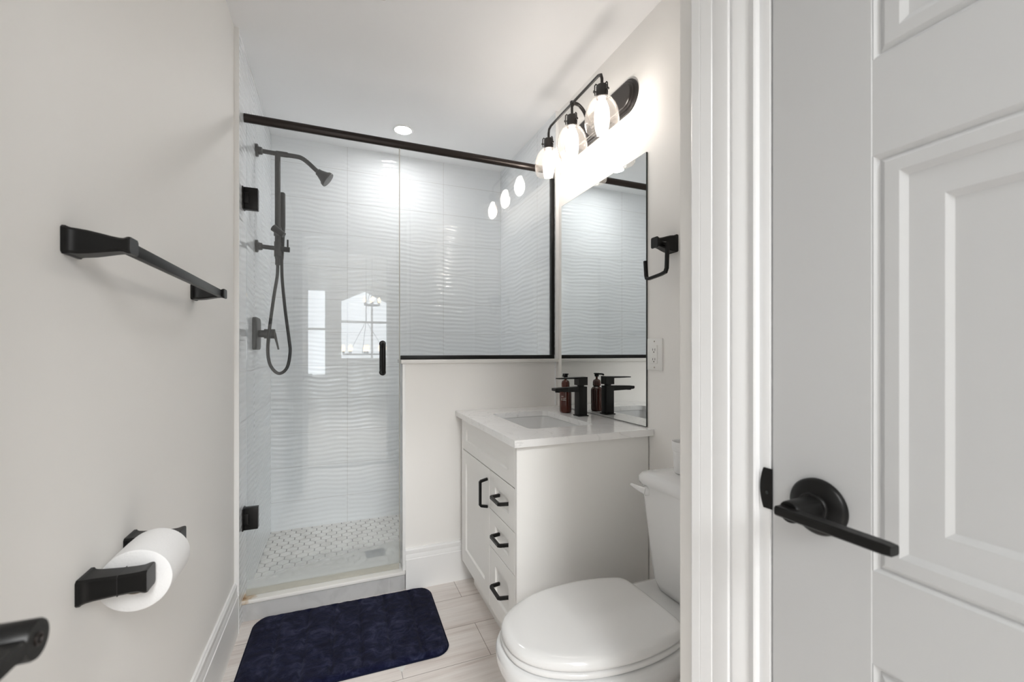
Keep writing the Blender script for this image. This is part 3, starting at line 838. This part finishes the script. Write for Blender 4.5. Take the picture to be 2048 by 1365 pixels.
# countertop with the sink opening
bm = B()
outer = rrect(0.803, 1.6645, 0.2765, 0.378, 0.003, 3); inner = rrect(0.795, 1.6685, 0.140, 0.2135, 0.03, 8)
def loopz(pts, z): return [bm.verts.new((x, y, z)) for x, y in pts]
def ring_edges(vs): return [bm.edges.new((vs[i], vs[(i+1) % len(vs)])) for i in range(len(vs))]
ot_, ob_ = loopz(outer, 0.814), loopz(outer, 0.790)
it_, ib_ = loopz(inner, 0.814), loopz(inner, 0.790)
eo, ei, eo2, ei2 = ring_edges(ot_), ring_edges(it_), ring_edges(ob_), ring_edges(ib_)
bmesh.ops.triangle_fill(bm, edges=eo+ei, use_beauty=True); bmesh.ops.triangle_fill(bm, edges=eo2+ei2, use_beauty=True)
for a, b in ((ot_, ob_), (it_, ib_)):
    for i in range(len(a)):
        j = (i+1) % len(a); bm.faces.new((a[i], a[j], b[j], b[i]))
ct = obj('countertop', bm, 'quartz', angle=30)
tag(ct, 'white quartz countertop with faint veins on the vanity', 'countertop')
bm = B()
rg = []
for z, hx, hy, r_ in ((0.7895, 0.152, 0.2255, 0.035), (0.7885, 0.143, 0.2165, 0.035), (0.76, 0.139, 0.212, 0.04), (0.70, 0.131, 0.204, 0.05), (0.675, 0.118, 0.19, 0.05), (0.665, 0.09, 0.16, 0.05), (0.661, 0.03, 0.03, 0.028)):
    rg.append([(x, y, z) for x, y in rrect(0.795, 1.6685, hx, hy, r_, 8)])
for z, hx, hy, r_ in ((0.652, 0.03, 0.03, 0.028), (0.652, 0.10, 0.17, 0.05), (0.665, 0.13, 0.20, 0.05), (0.70, 0.142, 0.214, 0.05), (0.78, 0.152, 0.2255, 0.035)):
    rg.append([(x, y, z) for x, y in rrect(0.795, 1.6685, hx, hy, r_, 8)])
rg.append(rg[0])
loft(bm, rg, False, False)
bmesh.ops.remove_doubles(bm, verts=bm.verts[:], dist=1e-5)
sk = thing('sink', (0.795, 1.6685, 0.66), 'white rectangular undermount basin set in the quartz countertop', 'sink')
obj('basin', bm, 'porcelain', sk, angle=50)
bm = B(); revolve(bm, (0.80, 1.6685, 0.655), (0, 0, 1), [(0, 0.024), (0.0075, 0.024), (0.009, 0.020), (0.0095, 0.002)], 28); obj('drain', bm, 'black', sk)

# faucet
fy = 1.6775
fa = thing('faucet', (1.0035, fy, 0.814), 'matte black square single-lever faucet on the countertop', 'faucet')
bm = B(); box(bm, 0.978, 1.029, fy-0.0255, fy+0.0255, 0.8142, 0.8185, 0.001); obj('base_plate', bm, 'black', fa)
bm = B(); box(bm, 0.983, 1.024, fy-0.0205, fy+0.0205, 0.8185, 0.944, 0.0012); obj('body', bm, 'black', fa)
bm = B()
R4 = lambda x, z0, z1, h: [(x, fy-h, z0), (x, fy+h, z0), (x, fy+h, z1), (x, fy-h, z1)]
loft(bm, [R4(0.985, 0.921, 0.9435, 0.0195), R4(0.92, 0.923, 0.9420, 0.019), R4(0.876, 0.926, 0.9400, 0.0185), R4(0.868, 0.9285, 0.9395, 0.018)])
revolve(bm, (0.888, fy, 0.928), (0, 0, -1), [(0, 0.012), (0.007, 0.011)], 20)
obj('spout', bm, 'black', fa, angle=30)
bm = B(); cyl(bm, (1.003, fy, 0.943), (1.003, fy, 0.951), 0.0155)
loft(bm, [R4(1.026, 0.950, 0.9865, 0.0208), R4(0.982, 0.950, 0.9855, 0.0208)])
loft(bm, [R4(1.0, 0.978, 0.986, 0.0195), R4(0.94, 0.9785, 0.9845, 0.017), R4(0.886, 0.979, 0.9830, 0.0145)])
obj('lever', bm, 'black', fa, angle=30)

# soap bottle
bx_, by_ = 0.989, 1.790
sb = thing('soap_bottle', (bx_, by_, 0.814), 'amber pump soap bottle standing behind the black faucet', 'soap bottle')
bm = B(); revolve(bm, (bx_, by_, 0.8143), (0, 0, 1), [(0, 0.022), (0.002, 0.0255), (0.006, 0.0275), (0.012, 0.028), (0.098, 0.028), (0.106, 0.0265), (0.113, 0.021), (0.117, 0.015), (0.121, 0.0145)], 36)
obj('bottle_body', bm, 'amber', sb, angle=50)
bm = B(); revolve(bm, (bx_, by_, 0.8143), (0, 0, 1), [(0.119, 0.0165), (0.121, 0.019), (0.138, 0.019), (0.147, 0.016), (0.151, 0.010), (0.153, 0.0055), (0.166, 0.0052)], 28)
obj('collar', bm, 'amber', sb, angle=50)
bm = B(); revolve(bm, (bx_, by_, 0.8143), (0, 0, 1), [(0.164, 0.0095), (0.168, 0.0105), (0.174, 0.0105), (0.178, 0.0145), (0.181, 0.0145), (0.182, 0.012)], 24)
dv = Vector((-0.75, -0.66, 0)).normalized()
p0 = Vector((bx_, by_, 0.8143+0.177)); sweep(bm, [p0, p0+dv*0.022, p0+dv*0.030+Vector((0, 0, -0.002)), p0+dv*0.033+Vector((0, 0, -0.007))], circ(0.0042, 10))
obj('pump_head', bm, 'black', sb, angle=50)
bm = B()
def arcbar(a0, a1, z0, z1):
    R_ = 0.0284; n = 6
    ring0 = [(bx_+R_*math.cos(a0+(a1-a0)*i/n), by_+R_*math.sin(a0+(a1-a0)*i/n), z0) for i in range(n+1)]
    ring1 = [(x, y, z1) for x, y, z in ring0]
    vs0 = [bm.verts.new(p) for p in ring0]; vs1 = [bm.verts.new(p) for p in ring1]
    for i in range(n): bm.faces.new((vs0[i], vs0[i+1], vs1[i+1], vs1[i]))
def A(t): return math.radians(195+t)      # t runs left to right across the side that faces the room
for (a, b, z0, z1) in ((2, 26, 0.893, 0.896), (2, 50, 0.8890, 0.8896), (2, 16, 0.8845, 0.886), (20, 50, 0.8845, 0.8862), (2, 16, 0.8805, 0.882), (22, 44, 0.8805, 0.8818), (2, 16, 0.8765, 0.878), (20, 50, 0.8762, 0.8782)):
    arcbar(A(a), A(b), z0-0.003, z1-0.003)
obj('label_print', bm, 'print', sb, smooth=False)

# ------------------------------------------------------------------ toilet
TY = 0.984
tl = thing('toilet', (0.72, TY, 0), 'white two-piece toilet with closed lid beside the vanity', 'toilet')
half = [(0.378, 0.0), (0.3805, 0.030), (0.390, 0.060), (0.412, 0.092), (0.448, 0.121), (0.50, 0.146), (0.56, 0.161), (0.62, 0.1665), (0.68, 0.1655), (0.74, 0.157), (0.780, 0.1465), (0.803, 0.1375), (0.8165, 0.124), (0.8225, 0.106), (0.8245, 0.085), (0.8255, 0.045), (0.8258, 0.0)]
sm = [(p.x, p.y) for p in catmull([(x, y, 0) for x, y in half], 5)]
outl = [(x, TY+max(0, w)) for x, w in sm]+[(x, TY-max(0, w)) for x, w in reversed(sm[1:-1])]
def off(pts, d, cx=0.62, cy=TY):
    n = len(pts); out = []
    for i in range(n):
        a = Vector(pts[i-1]); b = Vector(pts[(i+1) % n]); t = (b-a).normalized()
        nrm = Vector((t.y, -t.x))
        if nrm.dot(Vector((pts[i][0]-cx, pts[i][1]-cy))) < 0: nrm = -nrm
        q = Vector(pts[i])+nrm*d; out.append((q.x, q.y))
    return out
def scl(pts, k, cx=0.62, cy=TY): return [(cx+(x-cx)*k, cy+(y-cy)*k) for x, y in pts]
def rz(pts, z): return [(x, y, z) for x, y in pts]
# lid
bm = B()
loft(bm, [rz(off(outl, -0.010), 0.3865), rz(off(outl, -0.002), 0.3868), rz(off(outl, 0.0), 0.3885), rz(off(outl, 0.0005), 0.3945), rz(off(outl, -0.002), 0.4005), rz(off(outl, -0.0055), 0.4050), rz(scl(outl, 0.947, 0.605), 0.4083), rz(scl(outl, 0.90, 0.605), 0.4102), rz(scl(outl, 0.82, 0.605), 0.4113), rz(scl(outl, 0.5), 0.4128), rz(scl(outl, 0.15), 0.4134)])
obj('lid', bm, 'plastic', tl, angle=60)
bm = B()
so = [(x, y) for x, y in outl]
loft(bm, [rz(off(so, -0.012), 0.3680), rz(off(so, -0.003), 0.3684), rz(off(so, 0.001), 0.3720), rz(off(so, 0.0012), 0.3775), rz(off(so, -0.002), 0.3825), rz(off(so, -0.012), 0.3840)])
obj('seat', bm, 'plastic', tl, angle=60)
# bowl
def shift(pts, dx): return [(x+dx, y) for x, y in pts]
bowl = [(0.3660, off(outl, -0.020)), (0.3662, off(outl, 0.003)), (0.3630, off(outl, 0.0095)), (0.3520, off(outl, 0.0135)), (0.330, off(outl, 0.0125)), (0.305, off(outl, 0.004)),
        (0.27, shift(scl(outl, 0.90), 0.012)), (0.22, shift(scl(outl, 0.78), 0.030)), (0.15, shift(scl(outl, 0.66), 0.05)), (0.08, shift(scl(outl, 0.60), 0.06)), (0.03, shift(scl(outl, 0.62), 0.062)), (0.0, shift(scl(outl, 0.64), 0.062))]
bm = B(); loft(bm, [rz(p, z) for z, p in bowl])
# deck and trapway under the tank
rr_ = lambda z, x0, x1, h, r_: [(x, y, z) for x, y in rrect((x0+x1)/2, TY, (x1-x0)/2, h, r_, 6)]
loft(bm, [rr_(0.0, 0.70, 0.95, 0.085, 0.04), rr_(0.15, 0.70, 0.95, 0.09, 0.04), rr_(0.28, 0.72, 1.02, 0.115, 0.04), rr_(0.325, 0.72, 1.045, 0.150, 0.04), rr_(0.355, 0.72, 1.05, 0.158, 0.04), rr_(0.364, 0.725, 1.045, 0.153, 0.036), rr_(0.3655, 0.735, 1.035, 0.143, 0.03)])
obj('bowl', bm, 'porcelain', tl, angle=60)
# tank
bm = B()
loft(bm, [rr_(0.3660, 0.925, 1.050, 0.098, 0.03), rr_(0.372, 0.915, 1.056, 0.112, 0.036), rr_(0.395, 0.909, 1.060, 0.124, 0.038), rr_(0.44, 0.907, 1.062, 0.131, 0.036), rr_(0.56, 0.905, 1.066, 0.150, 0.034), rr_(0.678, 0.903, 1.068, 0.170, 0.032), rr_(0.680, 0.91, 1.06, 0.16, 0.03)])
obj('tank', bm, 'porcelain', tl, angle=60)
bm = B()
loft(bm, [rr_(0.679, 0.905, 1.066, 0.167, 0.030), rr_(0.680, 0.897, 1.072, 0.177, 0.036), rr_(0.690, 0.893, 1.074, 0.181, 0.038), rr_(0.703, 0.895, 1.073, 0.179, 0.038), rr_(0.711, 0.902, 1.070, 0.172, 0.036), rr_(0.7155, 0.915, 1.060, 0.158, 0.03), rr_(0.718, 0.95, 1.03, 0.11, 0.02)])
obj('tank_lid', bm, 'porcelain', tl, angle=60)
bm = B()
revolve(bm, (0.905, 1.112, 0.661), (-1, 0, 0), [(0, 0.0155), (0.006, 0.015), (0.010, 0.011), (0.011, 0.002)], 24)
sweep(bm, catmull([(0.896, 1.110, 0.662), (0.888, 1.122, 0.665), (0.879, 1.136, 0.670), (0.872, 1.150, 0.675)], 5), [list(rect(0.0105-0.0004*i, 0.0065-0.00022*i, 0.003)) for i in range(16)], ref=(0, 0, 1))
obj('flush_lever', bm, 'porcelain', tl, angle=60)

cu = thing('cup', (1.005, 1.060, 0.718), 'white textured cup standing on the toilet tank lid', 'cup')
bm = B(); revolve(bm, (1.005, 1.060, 0.7185), (0, 0, 1), [(0, 0.026), (0.003, 0.029), (0.05, 0.032), (0.07, 0.0335), (0.0715, 0.035), (0.097, 0.0365), (0.100, 0.0355), (0.098, 0.033), (0.03, 0.028), (0.02, 0.001)], 32)
obj('cup_body', bm, 'paper', cu, angle=40)

# ------------------------------------------------------------------ towel bar and toilet paper
tb = thing('towel_bar', (XL, 1.15, 1.265), 'black towel bar with flared posts on the left wall', 'towel bar')
for y in (0.851, 1.452):
    bm = B(); post(bm, (XL, y, 1.263), (1, 0, 0), (0, 1, 0), 0.077, 0.0208, 0.0255)
    obj('wall_post', bm, 'black', tb, angle=25)
bm = B(); box(bm, -0.3115, -0.3000, 0.853, 1.450, 1.2530, 1.2720, 0.0008); obj('bar', bm, 'black', tb)

th = thing('paper_holder', (XL, 0.97, 0.735), 'black two-post toilet paper holder on the left wall', 'paper holder')
for y in (0.889, 1.051):
    bm = B(); post(bm, (XL, y, 0.7275), (1, 0, 0), (0, 1, 0), 0.086, 0.0205, 0.026, PSTB)
    p_ = obj('wall_post', bm, 'black', th, angle=25)
    bm = B(); box(bm, XL+0.0475, XL+0.0483, y-0.0182, y+0.0182, 0.7275-0.01645, 0.7275+0.01645); obj('seam', bm, 'dark', p_, smooth=False)
bm = B(); cyl(bm, (-0.3160, 0.900, 0.7272), (-0.3160, 1.040, 0.7272), 0.0062)
obj('roller', bm, 'black', th)
rx, rz_ = -0.3165, 0.7120
tp = thing('toilet_paper_roll', (rx, 0.969, rz_), 'white toilet paper roll on the black holder', 'toilet paper')
bm = B()
n = 64
def rr2(y, r_): return [(rx+r_*math.cos(2*PI*i/n), y, rz_+r_*math.sin(2*PI*i/n)) for i in range(n)]
loft(bm, [rr2(0.9185, 0.0225), rr2(0.9180, 0.030), rr2(0.9180, 0.0495), rr2(0.9195, 0.0515), rr2(0.945, 0.0522), rr2(0.995, 0.0522), rr2(1.0180, 0.0515), rr2(1.0195, 0.0495), rr2(1.0195, 0.0225), rr2(0.9185, 0.0225)], False, False)
bmesh.ops.remove_doubles(bm, verts=bm.verts[:], dist=1e-6)
obj('paper', bm, 'paper', tp, angle=50)
bm = B(); loft(bm, [rr2(0.9183, 0.0224), rr2(1.0193, 0.0224), rr2(1.0193, 0.0213), rr2(0.9183, 0.0213), rr2(0.9183, 0.0224)], False, False)
obj('core', bm, 'card', tp, angle=50)

# ------------------------------------------------------------------ bath mat
def bath_mat():
    import mathutils
    nz = mathutils.noise
    W_, H_ = 0.700, 0.466
    cx, cy, rot = 0.0385, 1.7925, math.radians(-1.2)
    t = thing('bath_mat', (cx, cy, 0), 'navy blue ribbed plush bath mat in front of the shower', 'bath mat')
    nx, ny = 240, 160; rad = 0.055
    def sd(x, y):
        qx, qy = abs(x)-(W_/2-rad), abs(y)-(H_/2-rad)
        return math.hypot(max(qx, 0), max(qy, 0))+min(max(qx, qy), 0)-rad
    verts, idx = [], {}
    for j in range(ny+1):
        for i in range(nx+1):
            x = -W_/2+W_*i/nx; y = -H_/2+H_*j/ny
            # pull the square grid into the rounded outline
            d = sd(x, y)
            if d > 0:
                qx, qy = abs(x)-(W_/2-rad), abs(y)-(H_/2-rad)
                k = rad/math.hypot(qx, qy)
                x = math.copysign(W_/2-rad+qx*k, x); y = math.copysign(H_/2-rad+qy*k, y); d = 0
            e = min(1.0, -d/0.022)
            h = 0.005+0.012*math.sqrt(max(0, 1-(1-e)**2))
            rib = min(abs(x+0.2545), abs(x+0.1515), abs(x+0.0535), abs(x-0.0465), abs(x-0.1495), abs(x-0.2575))
            if abs(y) < H_/2-0.02:
                h -= 0.0085*math.exp(-(rib/0.0075)**2)
            h += 0.0016*nz.noise(Vector((x*38, y*38, 1)))+0.0007*nz.noise(Vector((x*130, y*130, 2)))
            verts.append((x, y, max(0.0035, h)))
    faces = [(j*(nx+1)+i, j*(nx+1)+i+1, (j+1)*(nx+1)+i+1, (j+1)*(nx+1)+i) for j in range(ny) for i in range(nx)]
    me = bpy.data.meshes.new('pile'); me.from_pydata(verts, [], faces); me.materials.append(M['plush']); me.shade_smooth()
    o = bpy.data.objects.new('pile', me); COL.objects.link(o); o.parent = t
    bm = B()
    loft(bm, [[(x, y, z) for x, y in rrect(0, 0, W_/2+k, H_/2+k, rad+k, 10)] for k, z in ((0.0, 0.0003), (0.0035, 0.0005), (0.0045, 0.003), (0.003, 0.0055), (-0.004, 0.0062))], True, True)
    me = bpy.data.meshes.new('binding'); bm.to_mesh(me); bm.free(); me.materials.append(M['matedge']); me.shade_smooth()
    o = bpy.data.objects.new('binding', me); COL.objects.link(o); o.parent = t
    t.rotation_euler = (0, 0, rot)
bath_mat()
# chipped plank corner by the mat
bm = B()
loft(bm, [[(0.187, 1.5545, z), (0.226, 1.5580, z), (0.233, 1.568, z), (0.212, 1.530, z), (0.2065, 1.524, z), (0.199, 1.536, z)] for z in (0.0, 0.0006)])
ch = obj('chipped_corner', bm, 'caulk', floor_o, smooth=False)
bm = B(); box(bm, 0.2045, 0.2060, 1.49, 1.527, 0.0, 0.0005); obj('end_joint', bm, 'hexgrout', floor_o, smooth=False)

# ------------------------------------------------------------------ living room behind the camera (seen in the shower glass)
bm = B(); box(bm, -2.5, 3.5, -6.0, YN-0.12, -0.08, 0.0)
struct('floor_living', bm, 'hallfloor', 'living room floor beyond the doorway', 'floor', smooth=False)
bm = B(); box(bm, -2.6, 3.6, -6.1, YN-0.12, 4.0, 4.1)
struct('ceiling_living', bm, 'hall', 'living room ceiling beyond the doorway', 'ceiling', smooth=False)
bm = B(); box(bm, -2.6, -2.5, -6.1, YN-0.12, 0, 4.0); struct('wall_living_left', bm, 'hall', 'living room side wall on the left', 'wall', smooth=False)
bm = B(); box(bm, 3.5, 3.6, -6.1, YN-0.12, 0, 4.0); struct('wall_living_right', bm, 'hall', 'living room side wall on the right', 'wall', smooth=False)
bm = B(); box(bm, -2.6, XL-0.1, YN-0.22, YN-0.12, 0, 4.0); box(bm, XD+0.115, 3.6, YN-0.22, YN-0.12, 0, 4.0); box(bm, XL-0.1, XD+0.115, YN-0.22, YN-0.12, ZC, 4.0)
struct('wall_living_near', bm, 'hall', 'living room wall around the bathroom doorway', 'wall', smooth=False)
bm = B()      # window wall: tall window and gable window
for x0, x1, z0, z1 in ((-2.6, -0.60, 0, 4.0), (-0.60, -0.24, 0, 0.6), (-0.60, -0.24, 2.4, 4.0), (-0.24, 0.085, 0, 4.0), (0.085, 1.05, 0, 0.95), (1.05, 3.6, 0, 4.0), (0.085, 1.05, 2.44, 4.0)):
    box(bm, x0, x1, -6.1, -6.0, z0, z1)
for y in (-6.1, -6.0):
    pass
loft(bm, [[(0.085, y, 2.19), (0.5675, y, 2.42), (0.5675, y, 2.45), (0.085, y, 2.45)] for y in (-6.1, -6.0)])
loft(bm, [[(1.05, y, 2.19), (1.05, y, 2.45), (0.5675, y, 2.45), (0.5675, y, 2.42)] for y in (-6.1, -6.0)])
struct('wall_living_far', bm, 'hall', 'living room window wall seen reflected in the glass', 'wall', smooth=False)
w1 = thing('window_1', (0.57, -6.05, 0.95), 'gable window reflected in the shower door', 'window', kind='structure')
bm = B(); box(bm, 0.085, 1.05, -6.07, -6.03, 1.72, 1.77); box(bm, 0.70, 0.74, -6.07, -6.03, 0.95, 2.33); obj('window_frame', bm, 'trim', w1, smooth=False)
w2 = thing('window_2', (-0.42, -6.05, 0.6), 'tall window reflected in the shower door', 'window', kind='structure')
bm = B(); box(bm, -0.60, -0.24, -6.07, -6.03, 1.55, 1.60); obj('window_frame', bm, 'trim', w2, smooth=False)

def chandelier(name, c, r_, z, apex, n, label):
    t = thing(name, (c[0], c[1], z), label, 'chandelier')
    bm = B(); P = [(c[0]+r_*math.cos(2*PI*i/36), c[1]+r_*math.sin(2*PI*i/36), z) for i in range(37)]
    sweep(bm, P, circ(0.012, 8)); obj('ring', bm, 'bronze', t)
    bm = B()
    for k in range(3):
        a = 2*PI*k/3+0.4; cyl(bm, (c[0]+r_*math.cos(a), c[1]+r_*math.sin(a), z), (c[0], c[1], apex), 0.004, n=6)
    cyl(bm, (c[0], c[1], apex), (c[0], c[1], 4.0), 0.008, n=8)
    obj('hanger', bm, 'bronze', t)
    for k in range(n):
        a = 2*PI*k/n
        p = (c[0]+r_*math.cos(a), c[1]+r_*math.sin(a), z)
        bm = B(); revolve(bm, p, (0, 0, 1), [(0, 0.018), (0.05, 0.018)], 10); obj('candle_cup', bm, 'bronze', t)
        bm = B(); revolve(bm, p, (0, 0, 1), [(0.05, 0.015), (0.08, 0.03), (0.12, 0.028), (0.15, 0.012), (0.155, 0.002)], 12); obj('bulb', bm, 'bulb2', t)
chandelier('chandelier', (0.447, -3.5), 0.35, 1.05, 1.60, 8, 'black ring chandelier over the dining area reflected in the glass')
chandelier('chandelier', (0.62, -4.6), 0.13, 1.98, 2.35, 4, 'small black ring pendant near the gable window')
